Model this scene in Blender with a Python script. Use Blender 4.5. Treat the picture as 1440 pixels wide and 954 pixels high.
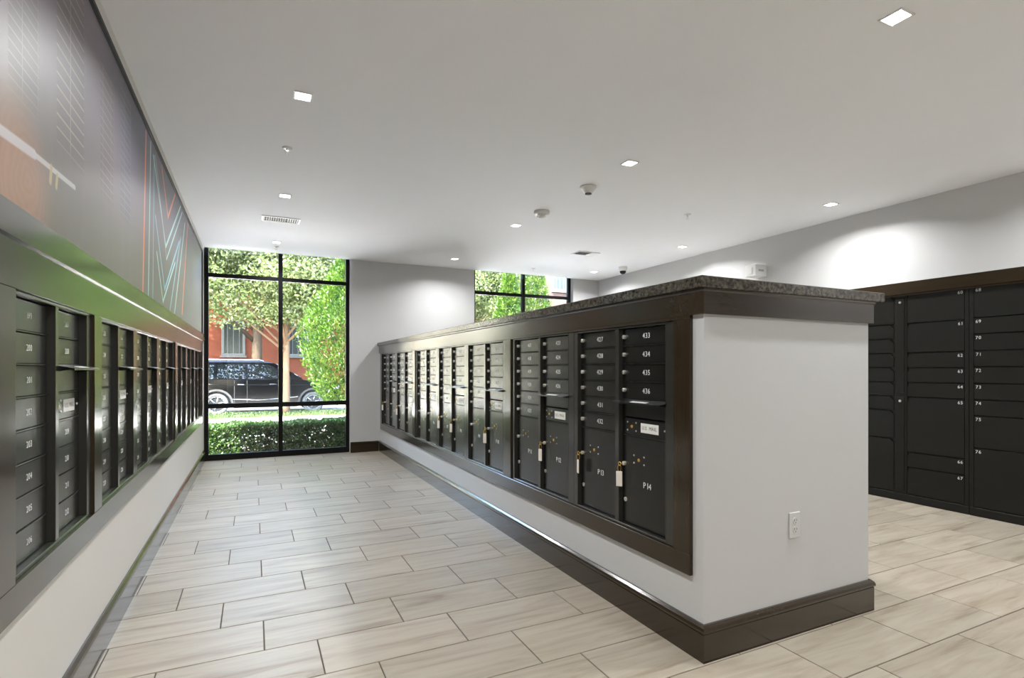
import bpy, bmesh, math, random
import numpy as np
from mathutils import Vector, Matrix

# ------------------------------------------------------------------ clear
for o in list(bpy.data.objects):
    bpy.data.objects.remove(o)
scene = bpy.context.scene
COL = scene.collection
R = math.radians

# ------------------------------------------------------------------ camera
CAM_H = 1.27
cam_d = bpy.data.cameras.new('camera')
cam_d.sensor_fit = 'HORIZONTAL'
cam_d.sensor_width = 36.0
cam_d.lens = 757.0 / 1440.0 * 36.0
cam_d.shift_y = (519.0 - 477.0) / 1440.0
cam_d.clip_start = 0.05
cam_d.clip_end = 300
cam = bpy.data.objects.new('camera', cam_d)
COL.objects.link(cam)
cam.location = (0, 0, CAM_H)
cam.rotation_euler = (R(90), 0, -math.atan(363.0 / 757.0))
scene.camera = cam

# ------------------------------------------------------------------ view / exposure
vs = scene.view_settings
vs.view_transform = 'Standard'
vs.look = 'None'
vs.gamma = 1.0
vs.use_curve_mapping = False
vs.exposure = 0.84

# ------------------------------------------------------------------ world and sun
world = bpy.data.worlds.new('sky')
scene.world = world
world.use_nodes = True
wn = world.node_tree
wn.nodes.clear()
w_out = wn.nodes.new('ShaderNodeOutputWorld')
w_bg = wn.nodes.new('ShaderNodeBackground')
w_sky = wn.nodes.new('ShaderNodeTexSky')
w_sky.sky_type = 'NISHITA'
w_sky.sun_disc = False
w_sky.sun_elevation = R(52)
w_sky.sun_rotation = R(235)
w_sky.air_density = 1.0
w_sky.dust_density = 2.0
w_sky.ozone_density = 1.0
w_bg.inputs['Strength'].default_value = 5.0
wn.links.new(w_sky.outputs['Color'], w_bg.inputs['Color'])
wn.links.new(w_bg.outputs['Background'], w_out.inputs['Surface'])

sun_d = bpy.data.lights.new('sun', 'SUN')
sun_d.energy = 60.0
sun_d.angle = R(0.6)
sun_d.color = (1.0, 0.95, 0.86)
sun = bpy.data.objects.new('sun', sun_d)
COL.objects.link(sun)
sun.location = (-6, -6, 14)
sun.rotation_euler = Vector((0.52, 0.45, -0.80)).to_track_quat('-Z', 'Y').to_euler()

LAMP_W = 15.5          # watts of each recessed ceiling lamp
LAMP_COL = (0.985, 0.995, 1.0)

# ------------------------------------------------------------------ room numbers
XL, XR = -0.622, 5.82
YB, YF = 8.40, -1.9
ZC = 2.925

# ================================================================== helpers
def link(o, parent=None):
    COL.objects.link(o)
    if parent is not None:
        o.parent = parent
    return o

def props(o, label=None, cat=None, group=None, kind=None):
    if label: o['label'] = label
    if cat: o['category'] = cat
    if group: o['group'] = group
    if kind: o['kind'] = kind
    return o

def empty(name, loc, rz=0.0):
    o = bpy.data.objects.new(name, None)
    o.empty_display_size = 0.1
    o.location = loc
    o.rotation_euler = (0, 0, rz)
    return link(o)

class MB:
    """collects simple solids into one mesh"""
    def __init__(self):
        self.v = []; self.f = []; self.m = []; self.s = []
    def add(self, vs, fs, mi=0, smooth=False):
        n = len(self.v)
        self.v += [tuple(p) for p in vs]
        for f in fs:
            self.f.append(tuple(i + n for i in f)); self.m.append(mi); self.s.append(smooth)
        return self
    def box(self, x0, x1, y0, y1, z0, z1, mi=0):
        v = [(x0,y0,z0),(x1,y0,z0),(x1,y1,z0),(x0,y1,z0),(x0,y0,z1),(x1,y0,z1),(x1,y1,z1),(x0,y1,z1)]
        f = [(0,3,2,1),(4,5,6,7),(0,1,5,4),(1,2,6,5),(2,3,7,6),(3,0,4,7)]
        return self.add(v, f, mi)
    def bbox(self, x0, x1, y0, y1, z0, z1, b=0.003, mi=0):
        """box with chamfered edges"""
        bm = bmesh.new()
        bmesh.ops.create_cube(bm, size=1.0)
        for p in bm.verts:
            p.co = Vector((x0 + (p.co.x + .5) * (x1 - x0), y0 + (p.co.y + .5) * (y1 - y0), z0 + (p.co.z + .5) * (z1 - z0)))
        b = min(b, (x1-x0)*.45, (y1-y0)*.45, (z1-z0)*.45)
        bmesh.ops.bevel(bm, geom=list(bm.edges), offset=b, segments=1, affect='EDGES', profile=0.5)
        self.bm(bm, mi); bm.free()
        return self
    def bm(self, bm, mi=0, smooth=False):
        bm.verts.index_update()
        self.add([p.co[:] for p in bm.verts], [tuple(q.index for q in f.verts) for f in bm.faces], mi, smooth)
    def cyl(self, c, axis, r, h, seg=12, mi=0, r2=None, smooth=True):
        """closed cylinder or cone from c along axis"""
        a = Vector(axis).normalized()
        t = Vector((0,0,1)) if abs(a.z) < .9 else Vector((1,0,0))
        u = a.cross(t).normalized(); w = a.cross(u)
        c = Vector(c); r2 = r if r2 is None else r2
        v = []
        for k in range(seg):
            an = 2*math.pi*k/seg
            v.append(c + (u*math.cos(an) + w*math.sin(an))*r)
        for k in range(seg):
            an = 2*math.pi*k/seg
            v.append(c + a*h + (u*math.cos(an) + w*math.sin(an))*r2)
        self.add(v, [(k, seg+k, seg+(k+1)%seg, (k+1)%seg) for k in range(seg)], mi, smooth)
        self.add(v[:seg], [tuple(range(seg))], mi); self.add(v[seg:], [tuple(range(seg-1,-1,-1))], mi)
        return self
    def lathe(self, c, prof, seg=20, mi=0):
        """prof: list of (r, z) about a vertical axis"""
        v = []; f = []
        for r, z in prof:
            for k in range(seg):
                an = 2*math.pi*k/seg
                v.append((c[0]+r*math.cos(an), c[1]+r*math.sin(an), c[2]+z))
        for j in range(len(prof)-1):
            for k in range(seg):
                f.append((j*seg+k, j*seg+(k+1)%seg, (j+1)*seg+(k+1)%seg, (j+1)*seg+k))
        return self.add(v, f, mi, True)
    def tube(self, pts, rads, seg=8, mi=0):
        """tapered tube through points"""
        pts = [Vector(p) for p in pts]
        v = []; f = []
        for i, p in enumerate(pts):
            d = (pts[min(i+1, len(pts)-1)] - pts[max(i-1, 0)]).normalized()
            t = Vector((0,0,1)) if abs(d.z) < .95 else Vector((1,0,0))
            u = d.cross(t).normalized(); w = d.cross(u)
            for k in range(seg):
                an = 2*math.pi*k/seg
                v.append(p + (u*math.cos(an) + w*math.sin(an))*rads[i])
        for j in range(len(pts)-1):
            for k in range(seg):
                f.append((j*seg+k, (j+1)*seg+k, (j+1)*seg+(k+1)%seg, j*seg+(k+1)%seg))
        f.append(tuple(range(seg))); f.append(tuple((len(pts)-1)*seg + k for k in range(seg-1,-1,-1)))
        return self.add(v, f, mi, True)
    def prism(self, poly, y0, y1, mi=0):
        """polygon in (x,z) extruded along y"""
        n = len(poly)
        v = [(x,y0,z) for x,z in poly] + [(x,y1,z) for x,z in poly]
        f = [tuple(range(n)), tuple(range(2*n-1, n-1, -1))]
        f += [(k, n+k, n+(k+1)%n, (k+1)%n) for k in range(n)]
        return self.add(v, f, mi)
    def mesh(self, name, mats):
        me = bpy.data.meshes.new(name)
        me.from_pydata(self.v, [], self.f)
        for m in (mats if isinstance(mats, (list, tuple)) else [mats]):
            me.materials.append(m)
        me.polygons.foreach_set('material_index', self.m)
        me.polygons.foreach_set('use_smooth', self.s)
        bm = bmesh.new(); bm.from_mesh(me)
        bmesh.ops.recalc_face_normals(bm, faces=list(bm.faces))
        bm.to_mesh(me); bm.free()
        me.update()
        return me
    def obj(self, name, mats, parent=None):
        return link(bpy.data.objects.new(name, self.mesh(name, mats)), parent)

def put(name, mesh, parent=None, loc=(0,0,0), rot=(0,0,0), scale=None):
    o = bpy.data.objects.new(name, mesh)
    o.location = loc; o.rotation_euler = rot
    if scale is not None: o.scale = scale
    return link(o, parent)

def sweep(name, prof, path, mat, parent=None, closed=False):
    """profile (offset outward, z) swept along an XY polyline with mitred corners; outward = right of travel"""
    P = [Vector((p[0], p[1])) for p in path]
    n = len(P); rows = []
    for i in range(n):
        d0 = (P[i] - P[i-1]).normalized() if i > 0 else None
        d1 = (P[i+1] - P[i]).normalized() if i < n-1 else None
        if d0 is None: d0 = d1
        if d1 is None: d1 = d0
        n0 = Vector((d0.y, -d0.x)); n1 = Vector((d1.y, -d1.x))
        m = (n0 + n1); m = m / max(1e-6, m.dot(n0))
        rows.append([(P[i].x + m.x*o, P[i].y + m.y*o, z) for o, z in prof])
    mb = MB(); k = len(prof)
    v = [p for r in rows for p in r]
    f = []
    for i in range(n-1):
        for j in range(k):
            f.append((i*k+j, i*k+(j+1)%k, (i+1)*k+(j+1)%k, (i+1)*k+j))
    f.append(tuple(range(k))); f.append(tuple((n-1)*k + j for j in range(k-1,-1,-1)))
    mb.add(v, f)
    return mb.obj(name, mat, parent)

# ================================================================== materials
def new_mat(name):
    m = bpy.data.materials.new(name)
    m.use_nodes = True
    nt = m.node_tree
    b = nt.nodes['Principled BSDF']
    return m, nt, b

def N(nt, typ, **kw):
    n = nt.nodes.new(typ)
    for k, v in kw.items():
        if k in n.inputs: n.inputs[k].default_value = v
        else: setattr(n, k, v)
    return n

def simple(name, col, rough=0.5, metal=0.0, spec=0.5, bump=0.0, bscale=200.0, var=0.0, vscale=4.0, coat=0.0, ior=1.5):
    m, nt, b = new_mat(name)
    b.inputs['IOR'].default_value = ior
    b.inputs['Base Color'].default_value = (*col, 1)
    b.inputs['Roughness'].default_value = rough
    b.inputs['Metallic'].default_value = metal
    b.inputs['Specular IOR Level'].default_value = spec
    b.inputs['Coat Weight'].default_value = coat
    b.inputs['Coat Roughness'].default_value = min(rough, 0.2)
    tc = N(nt, 'ShaderNodeTexCoord')
    if var > 0:
        no = N(nt, 'ShaderNodeTexNoise', Scale=vscale, Detail=4.0)
        nt.links.new(tc.outputs['Object'], no.inputs['Vector'])
        mx = N(nt, 'ShaderNodeMix', data_type='RGBA')
        mx.inputs['A'].default_value = (*[c*(1-var) for c in col], 1)
        mx.inputs['B'].default_value = (*[min(1, c*(1+var)) for c in col], 1)
        nt.links.new(no.outputs['Fac'], mx.inputs['Factor'])
        nt.links.new(mx.outputs['Result'], b.inputs['Base Color'])
    if bump > 0:
        nb = N(nt, 'ShaderNodeTexNoise', Scale=bscale, Detail=2.0)
        nt.links.new(tc.outputs['Object'], nb.inputs['Vector'])
        bp = N(nt, 'ShaderNodeBump', Strength=bump, Distance=0.002)
        nt.links.new(nb.outputs['Fac'], bp.inputs['Height'])
        nt.links.new(bp.outputs['Normal'], b.inputs['Normal'])
    return m

def emit(name, col, s):
    m, nt, b = new_mat(name)
    b.inputs['Base Color'].default_value = (*col, 1)
    b.inputs['Emission Color'].default_value = (*col, 1)
    b.inputs['Emission Strength'].default_value = s
    return m

def lacquer(m, rough, f0=0.02, f1=1.0, power=2.8):
    """clear lacquer over the base colour: reflection climbs steeply towards grazing angles"""
    nt = m.node_tree; L = nt.links.new
    b = nt.nodes['Principled BSDF']; out = [n for n in nt.nodes if n.type == 'OUTPUT_MATERIAL'][0]
    b.inputs['Specular IOR Level'].default_value = 0.0
    b.inputs['Coat Weight'].default_value = 0.0
    g = N(nt, 'ShaderNodeBsdfGlossy', Roughness=rough)
    lw = N(nt, 'ShaderNodeLayerWeight', Blend=0.5)
    pw = N(nt, 'ShaderNodeMath', operation='POWER'); pw.inputs[1].default_value = power
    L(lw.outputs['Facing'], pw.inputs[0])
    mr = N(nt, 'ShaderNodeMapRange'); mr.inputs['To Min'].default_value = f0; mr.inputs['To Max'].default_value = f1
    L(pw.outputs[0], mr.inputs['Value'])
    if b.inputs['Normal'].is_linked:
        nl = b.inputs['Normal'].links[0].from_socket
        L(nl, g.inputs['Normal']); L(nl, lw.inputs['Normal'])
    mx = N(nt, 'ShaderNodeMixShader')
    L(mr.outputs['Result'], mx.inputs['Fac']); L(b.outputs[0], mx.inputs[1]); L(g.outputs[0], mx.inputs[2])
    L(mx.outputs[0], out.inputs['Surface'])
    return m

M = {}
M['wall'] = simple('wall_paint', (0.545, 0.545, 0.54), 0.42, bump=0.05, bscale=260, var=0.012)
M['wall_left'] = simple('left_wall_paint', (0.62, 0.60, 0.56), 0.42, bump=0.05, bscale=260, var=0.012)
M['ceil'] = simple('ceiling_paint', (0.90, 0.91, 0.925), 0.75, bump=0.05, bscale=120, var=0.012)
M['ext'] = simple('outer_wall', (0.45, 0.42, 0.38), 0.8, var=0.1)
M['powder'] = simple('powder_coat', (0.007, 0.0068, 0.0058), 0.26, bump=0.10, bscale=900, ior=1.5, coat=0.25)
M['rim'] = simple('anodised_rim', (0.03, 0.029, 0.025), 0.24, ior=1.5, coat=0.5)
lacquer(M['powder'], 0.25)
lacquer(M['rim'], 0.20, 0.03)
M['back'] = simple('housing_black', (0.004, 0.004, 0.004), 0.6)
M['nickel'] = simple('nickel', (0.86, 0.83, 0.76), 0.28, metal=0.85)
M['slot'] = simple('key_slot', (0.02, 0.02, 0.02), 0.6)
M['brass'] = simple('brass', (0.75, 0.48, 0.13), 0.3, metal=1.0)
M['screw'] = simple('screw_steel', (0.45, 0.45, 0.43), 0.3, metal=0.9)
M['ink'] = simple('white_ink', (0.82, 0.82, 0.80), 0.6)
M['dark_ink'] = simple('dark_ink', (0.03, 0.03, 0.03), 0.6)
M['plate'] = simple('label_plate', (0.78, 0.77, 0.73), 0.45)
M['tag'] = simple('tag_plastic', (0.80, 0.74, 0.66), 0.45)
M['white'] = simple('white_plastic', (0.80, 0.80, 0.78), 0.35)
M['vent_dark'] = simple('vent_dark', (0.05, 0.05, 0.05), 0.7)
M['black_frame'] = simple('window_black', (0.004, 0.004, 0.004), 0.4, spec=0.2)
M['lens'] = emit('lamp_lens', (1.0, 0.98, 0.95), 9.0)
M['dome'] = simple('smoked_dome', (0.01, 0.01, 0.012), 0.08)
M['locker'] = simple('locker_metal', (0.008, 0.0078, 0.006), 0.40, spec=0.3, bump=0.1, bscale=900)
M['locker_dark'] = simple('locker_gap', (0.004, 0.004, 0.004), 0.6)

# dark stained wood paint with long grain
def wood_mat(name, axis, col=(0.028, 0.019, 0.010), rough=0.20):
    m, nt, b = new_mat(name)
    tc = N(nt, 'ShaderNodeTexCoord')
    mp = N(nt, 'ShaderNodeMapping')
    sc = [60.0, 60.0, 60.0]; sc[axis] = 2.5
    mp.inputs['Scale'].default_value = sc
    nt.links.new(tc.outputs['Object'], mp.inputs['Vector'])
    no = N(nt, 'ShaderNodeTexNoise', Scale=1.0, Detail=3.0)
    nt.links.new(mp.outputs['Vector'], no.inputs['Vector'])
    mx = N(nt, 'ShaderNodeMix', data_type='RGBA')
    mx.inputs['A'].default_value = (*[c*0.75 for c in col], 1)
    mx.inputs['B'].default_value = (*[c*1.3 for c in col], 1)
    nt.links.new(no.outputs['Fac'], mx.inputs['Factor'])
    nt.links.new(mx.outputs['Result'], b.inputs['Base Color'])
    b.inputs['Roughness'].default_value = rough
    b.inputs['Coat Weight'].default_value = 0.8
    b.inputs['Coat Roughness'].default_value = 0.10
    bp = N(nt, 'ShaderNodeBump', Strength=0.0, Distance=0.002)
    nt.links.new(no.outputs['Fac'], bp.inputs['Height'])
    nt.links.new(bp.outputs['Normal'], b.inputs['Normal'])
    return m
M['wood_y'] = wood_mat('dark_wood_along', 1)
M['wood_z'] = wood_mat('dark_wood_upright', 2)
M['wood_x'] = wood_mat('dark_wood_across', 0)
for k in ('wood_x', 'wood_y', 'wood_z'): lacquer(M[k], 0.17, 0.025)

# floor tile: travertine-look porcelain with streaks along x
def tile_mat():
    m, nt, b = new_mat('porcelain_tile')
    tc = N(nt, 'ShaderNodeTexCoord')
    oi = N(nt, 'ShaderNodeObjectInfo')
    off = N(nt, 'ShaderNodeVectorMath', operation='SCALE')
    off.inputs[0].default_value = (37.0, 91.0, 13.0)
    nt.links.new(oi.outputs['Random'], off.inputs['Scale'])
    ad = N(nt, 'ShaderNodeVectorMath', operation='ADD')
    nt.links.new(tc.outputs['Object'], ad.inputs[0]); nt.links.new(off.outputs['Vector'], ad.inputs[1])
    mp = N(nt, 'ShaderNodeMapping'); mp.inputs['Scale'].default_value = (1.6, 15.0, 1.0)
    mp.inputs['Rotation'].default_value = (0, 0, R(4))
    nt.links.new(ad.outputs['Vector'], mp.inputs['Vector'])
    n1 = N(nt, 'ShaderNodeTexNoise', Scale=1.0, Detail=6.0, Roughness=0.62, Distortion=0.8)
    nt.links.new(mp.outputs['Vector'], n1.inputs['Vector'])
    rp = N(nt, 'ShaderNodeValToRGB')
    e = rp.color_ramp.elements
    e[0].position = 0.27; e[0].color = (0.33, 0.265, 0.19, 1)
    e[1].position = 0.72; e[1].color = (0.62, 0.55, 0.445, 1)
    x = e.new(0.42); x.color = (0.49, 0.42, 0.325, 1)
    x = e.new(0.55); x.color = (0.565, 0.495, 0.395, 1)
    nt.links.new(n1.outputs['Fac'], rp.inputs['Fac'])
    mx = N(nt, 'ShaderNodeMix', data_type='RGBA', blend_type='MULTIPLY'); mx.inputs['Factor'].default_value = 1.0
    mr = N(nt, 'ShaderNodeMapRange'); mr.inputs['To Min'].default_value = 0.58; mr.inputs['To Max'].default_value = 0.68
    nt.links.new(oi.outputs['Random'], mr.inputs['Value'])
    nt.links.new(rp.outputs['Color'], mx.inputs['A']); nt.links.new(mr.outputs['Result'], mx.inputs['B'])
    nt.links.new(mx.outputs['Result'], b.inputs['Base Color'])
    b.inputs['Roughness'].default_value = 0.36
    b.inputs['Specular IOR Level'].default_value = 0.30
    bp = N(nt, 'ShaderNodeBump', Strength=0.06, Distance=0.002)
    nt.links.new(n1.outputs['Fac'], bp.inputs['Height']); nt.links.new(bp.outputs['Normal'], b.inputs['Normal'])
    return m
M['tile'] = tile_mat()
M['grout'] = simple('grout', (0.10, 0.085, 0.068), 0.9)

def granite_mat():
    m, nt, b = new_mat('granite')
    tc = N(nt, 'ShaderNodeTexCoord')
    v = N(nt, 'ShaderNodeTexNoise', Scale=55.0, Detail=6.0, Roughness=0.75)
    nt.links.new(tc.outputs['Object'], v.inputs['Vector'])
    rp = N(nt, 'ShaderNodeValToRGB'); e = rp.color_ramp.elements
    e[0].position = 0.40; e[0].color = (0.012, 0.011, 0.009, 1)
    e[1].position = 0.72; e[1].color = (0.15, 0.13, 0.095, 1)
    nt.links.new(v.outputs['Fac'], rp.inputs['Fac'])
    nt.links.new(rp.outputs['Color'], b.inputs['Base Color'])
    b.inputs['Roughness'].default_value = 0.16
    return m
M['granite'] = granite_mat()

def glass_mat():
    m = bpy.data.materials.new('window_glass'); m.use_nodes = True
    nt = m.node_tree; nt.nodes.clear()
    o = N(nt, 'ShaderNodeOutputMaterial'); t = N(nt, 'ShaderNodeBsdfTransparent'); g = N(nt, 'ShaderNodeBsdfGlossy')
    t.inputs['Color'].default_value = (0.95, 0.97, 0.96, 1); g.inputs['Roughness'].default_value = 0.0
    fr = N(nt, 'ShaderNodeFresnel'); fr.inputs['IOR'].default_value = 1.45
    mx = N(nt, 'ShaderNodeMixShader')
    nt.links.new(fr.outputs['Fac'], mx.inputs['Fac']); nt.links.new(t.outputs[0], mx.inputs[1]); nt.links.new(g.outputs[0], mx.inputs[2])
    nt.links.new(mx.outputs[0], o.inputs['Surface'])
    return m
M['glass'] = glass_mat()

# ------------------------------------------------------------------ mural print
def mural_mat():
    m, nt, b = new_mat('mural_print')
    L = nt.links.new
    tc = N(nt, 'ShaderNodeTexCoord'); sep = N(nt, 'ShaderNodeSeparateXYZ')
    L(tc.outputs['Object'], sep.inputs[0])
    p = N(nt, 'ShaderNodeCombineXYZ'); L(sep.outputs['Y'], p.inputs['X']); L(sep.outputs['Z'], p.inputs['Y'])
    P = p.outputs[0]
    def mixc(fac, a, col, mode='MIX'):
        mx = N(nt, 'ShaderNodeMix', data_type='RGBA', blend_type=mode)
        if isinstance(fac, float): mx.inputs['Factor'].default_value = fac
        else: L(fac, mx.inputs['Factor'])
        if isinstance(a, tuple): mx.inputs['A'].default_value = (*a, 1)
        else: L(a, mx.inputs['A'])
        if isinstance(col, tuple): mx.inputs['B'].default_value = (*col, 1)
        else: L(col, mx.inputs['B'])
        return mx.outputs['Result']
    def rng(val, a, c, lo=0.0, hi=1.0):
        r = N(nt, 'ShaderNodeMapRange', interpolation_type='SMOOTHSTEP')
        r.inputs['From Min'].default_value = a; r.inputs['From Max'].default_value = c
        r.inputs['To Min'].default_value = lo; r.inputs['To Max'].default_value = hi
        L(val, r.inputs['Value']); return r.outputs['Result']
    def mul(a, c):
        q = N(nt, 'ShaderNodeMath', operation='MULTIPLY')
        for i, s in enumerate((a, c)):
            if isinstance(s, float): q.inputs[i].default_value = s
            else: L(s, q.inputs[i])
        return q.outputs[0]
    def seg(a, c, w):
        A = Vector((a[0], a[1], 0)); D = Vector((c[0]-a[0], c[1]-a[1], 0))
        s = N(nt, 'ShaderNodeVectorMath', operation='SUBTRACT'); L(P, s.inputs[0]); s.inputs[1].default_value = A
        d = N(nt, 'ShaderNodeVectorMath', operation='DOT_PRODUCT'); L(s.outputs['Vector'], d.inputs[0]); d.inputs[1].default_value = D / D.dot(D)
        cl = N(nt, 'ShaderNodeClamp'); L(d.outputs['Value'], cl.inputs['Value'])
        sc = N(nt, 'ShaderNodeVectorMath', operation='SCALE'); sc.inputs[0].default_value = D; L(cl.outputs[0], sc.inputs['Scale'])
        di = N(nt, 'ShaderNodeVectorMath', operation='DISTANCE'); L(s.outputs['Vector'], di.inputs[0]); L(sc.outputs['Vector'], di.inputs[1])
        return rng(di.outputs['Value'], w*0.55, w, 1.0, 0.0)
    # dusk sky to slate street, with vertical streaks
    mp = N(nt, 'ShaderNodeMapping'); mp.inputs['Scale'].default_value = (9.0, 1.0, 1.0); L(P, mp.inputs['Vector'])
    st = N(nt, 'ShaderNodeTexNoise', Scale=1.0, Detail=5.0); L(mp.outputs[0], st.inputs['Vector'])
    c = mixc(rng(sep.outputs['Z'], 1.75, 2.6), (0.13, 0.12, 0.095), (0.15, 0.115, 0.16))
    c = mixc(mul(rng(st.outputs['Fac'], 0.45, 0.7), 0.6), c, (0.16, 0.13, 0.14))
    c = mixc(mul(rng(sep.outputs['Y'], 2.6, 3.8), rng(sep.outputs['Z'], 2.1, 2.7)), c, (0.035, 0.035, 0.075))
    # towers with lit windows
    def tower(y0, y1, ztop, col, sc, k):
        nonlocal c
        br = N(nt, 'ShaderNodeTexBrick'); br.offset = 0.0
        br.inputs['Scale'].default_value = sc; br.inputs['Mortar Size'].default_value = 0.018
        br.inputs['Brick Width'].default_value = 0.9; br.inputs['Row Height'].default_value = 0.24
        br.inputs['Color1'].default_value = (0, 0, 0, 1); br.inputs['Color2'].default_value = (0.12, 0.12, 0.12, 1); br.inputs['Mortar'].default_value = (1, 1, 1, 1)
        L(P, br.inputs['Vector'])
        mk = mul(mul(rng(sep.outputs['Y'], y0, y0+.01), rng(sep.outputs['Y'], y1-.01, y1, 1.0, 0.0)), mul(rng(sep.outputs['Z'], ztop-.01, ztop, 1.0, 0.0), rng(sep.outputs['Z'], 2.0, 2.15)))
        c = mixc(mul(mk, 0.5), c, (0.06, 0.05, 0.06))
        c = mixc(mul(mul(mk, br.outputs['Color']), k), c, col)
    tower(2.36, 2.70, 2.78, (0.62, 0.50, 0.36), 5.0, 0.4)
    tower(1.95, 2.20, 2.55, (0.45, 0.38, 0.42), 7.0, 0.25)
    tower(2.95, 3.20, 2.66, (0.55, 0.42, 0.33), 6.0, 0.3)
    tower(3.35, 3.62, 2.74, (0.35, 0.42, 0.62), 6.0, 0.28)
    # light trails and swirl over the street
    ds = N(nt, 'ShaderNodeVectorMath', operation='DISTANCE'); L(P, ds.inputs[0]); ds.inputs[1].default_value = (2.02, 1.80, 0)
    wv = N(nt, 'ShaderNodeTexWave', wave_type='RINGS', rings_direction='Z', Scale=9.0, Distortion=9.0, Detail=4.0)
    wo = N(nt, 'ShaderNodeVectorMath', operation='SUBTRACT'); L(P, wo.inputs[0]); wo.inputs[1].default_value = (2.10, 1.83, 0)
    L(wo.outputs[0], wv.inputs['Vector'])
    sm = rng(ds.outputs['Value'], 0.10, 0.36, 1.0, 0.0)
    c = mixc(mul(sm, 0.6), c, (0.36, 0.17, 0.09))
    c = mixc(mul(mul(sm, wv.outputs['Fac']), 0.06), c, (0.62, 0.42, 0.20))
    V = (0.26, 0.24, 0.27)
    W, O, T, B = (0.45, 0.43, 0.44), (0.90, 0.20, 0.06), (0.45, 0.78, 0.76), (0.26, 0.58, 0.76)
    lines = [((1.80,1.905),(2.155,1.938),.020,W),((2.155,1.938),(2.573,1.962),.012,W),((2.30,1.90),(2.31,1.95),.016,(.40,.30,.14)),((2.36,1.90),(2.37,1.94),.014,(.40,.30,.14)),
             
             ((4.08,2.77),(3.97,1.74),.022,O),((4.25,2.77),(4.16,1.73),.016,T),((4.39,2.73),(4.33,1.73),.012,B),
             ((4.36,2.72),(4.93,2.22),.016,T),((4.93,2.22),(5.87,2.79),.018,T),((4.44,2.75),(4.97,2.13),.013,W),((4.97,2.13),(5.98,2.76),.014,T),
             ((4.73,2.77),(5.05,2.48),.02,O),((5.05,2.48),(5.47,2.78),.02,O),((4.44,2.33),(4.87,1.88),.016,B),((4.87,1.88),(5.77,2.44),.018,B),
             ((4.50,2.09),(4.785,1.776),.015,T),((4.785,1.776),(5.47,2.19),.016,T),((6.21,2.71),(5.42,1.73),.02,T),((5.87,2.49),(5.13,1.72),.018,B),((6.46,2.76),(5.98,1.80),.03,O)]
    for a, d, w, col in lines:
        c = mixc(mul(seg(a, d, w), 0.95), c, col)
    L(c, b.inputs['Base Color'])
    b.inputs['Roughness'].default_value = 0.48
    b.inputs['Coat Weight'].default_value = 0.8
    b.inputs['Coat Roughness'].default_value = 0.45
    bp = N(nt, 'ShaderNodeBump', Strength=0.05, Distance=0.002); nb = N(nt, 'ShaderNodeTexNoise', Scale=300.0)
    L(tc.outputs['Object'], nb.inputs['Vector']); L(nb.outputs['Fac'], bp.inputs['Height']); L(bp.outputs['Normal'], b.inputs['Normal'])
    return m
M['mural'] = lacquer(mural_mat(), 0.42, 0.02, 0.55, 3.2)

# ================================================================== lettering
def glyphs(chars):
    out = {}
    obs = []
    for ch in chars:
        cu = bpy.data.curves.new('glyph', 'FONT'); cu.body = ch; cu.resolution_u = 2; cu.extrude = 0.0
        o = bpy.data.objects.new('glyph', cu); COL.objects.link(o); obs.append((ch, o, cu))
    bpy.context.view_layer.update()
    dg = bpy.context.evaluated_depsgraph_get()
    for ch, o, cu in obs:
        me = bpy.data.meshes.new_from_object(o.evaluated_get(dg))
        vs = [(p.co.x, p.co.y) for p in me.vertices]; fs = [tuple(p.vertices) for p in me.polygons]
        w = (max(p[0] for p in vs) if vs else 0.3)
        out[ch] = (vs, fs, w)
        bpy.data.meshes.remove(me)
    for ch, o, cu in obs:
        bpy.data.objects.remove(o); bpy.data.curves.remove(cu)
    return out
GL = glyphs('0123456789PUSMAIL.')
TXT = {}
def text_mesh(s, h, mat, th=0.0006, bold=0.0):
    """thin raised lettering lying in the local xz plane facing -y, centred on the origin"""
    key = (s, h, mat.name)
    if key in TXT: return TXT[key]
    k = h / 0.70
    x = 0.0; mb = MB(); items = []
    for ch in s:
        if ch == ' ': x += 0.32; continue
        vs, fs, w = GL[ch]
        items.append((ch, x)); x += w + 0.09
    tot = x - 0.09
    for ch, x0 in items:
        vs, fs, w = GL[ch]
        front = [((p[0] + x0 - tot/2)*k, -th, (p[1] - 0.35)*k) for p in vs]
        mb.add(front, [tuple(f) for f in fs])
    me = bpy.data.meshes.new('number')
    me.from_pydata(mb.v, [], mb.f); me.materials.append(mat); me.update()
    if me.polygons and sum(p.normal.y for p in me.polygons) > 0: me.flip_normals()
    TXT[key] = me
    return me

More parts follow.
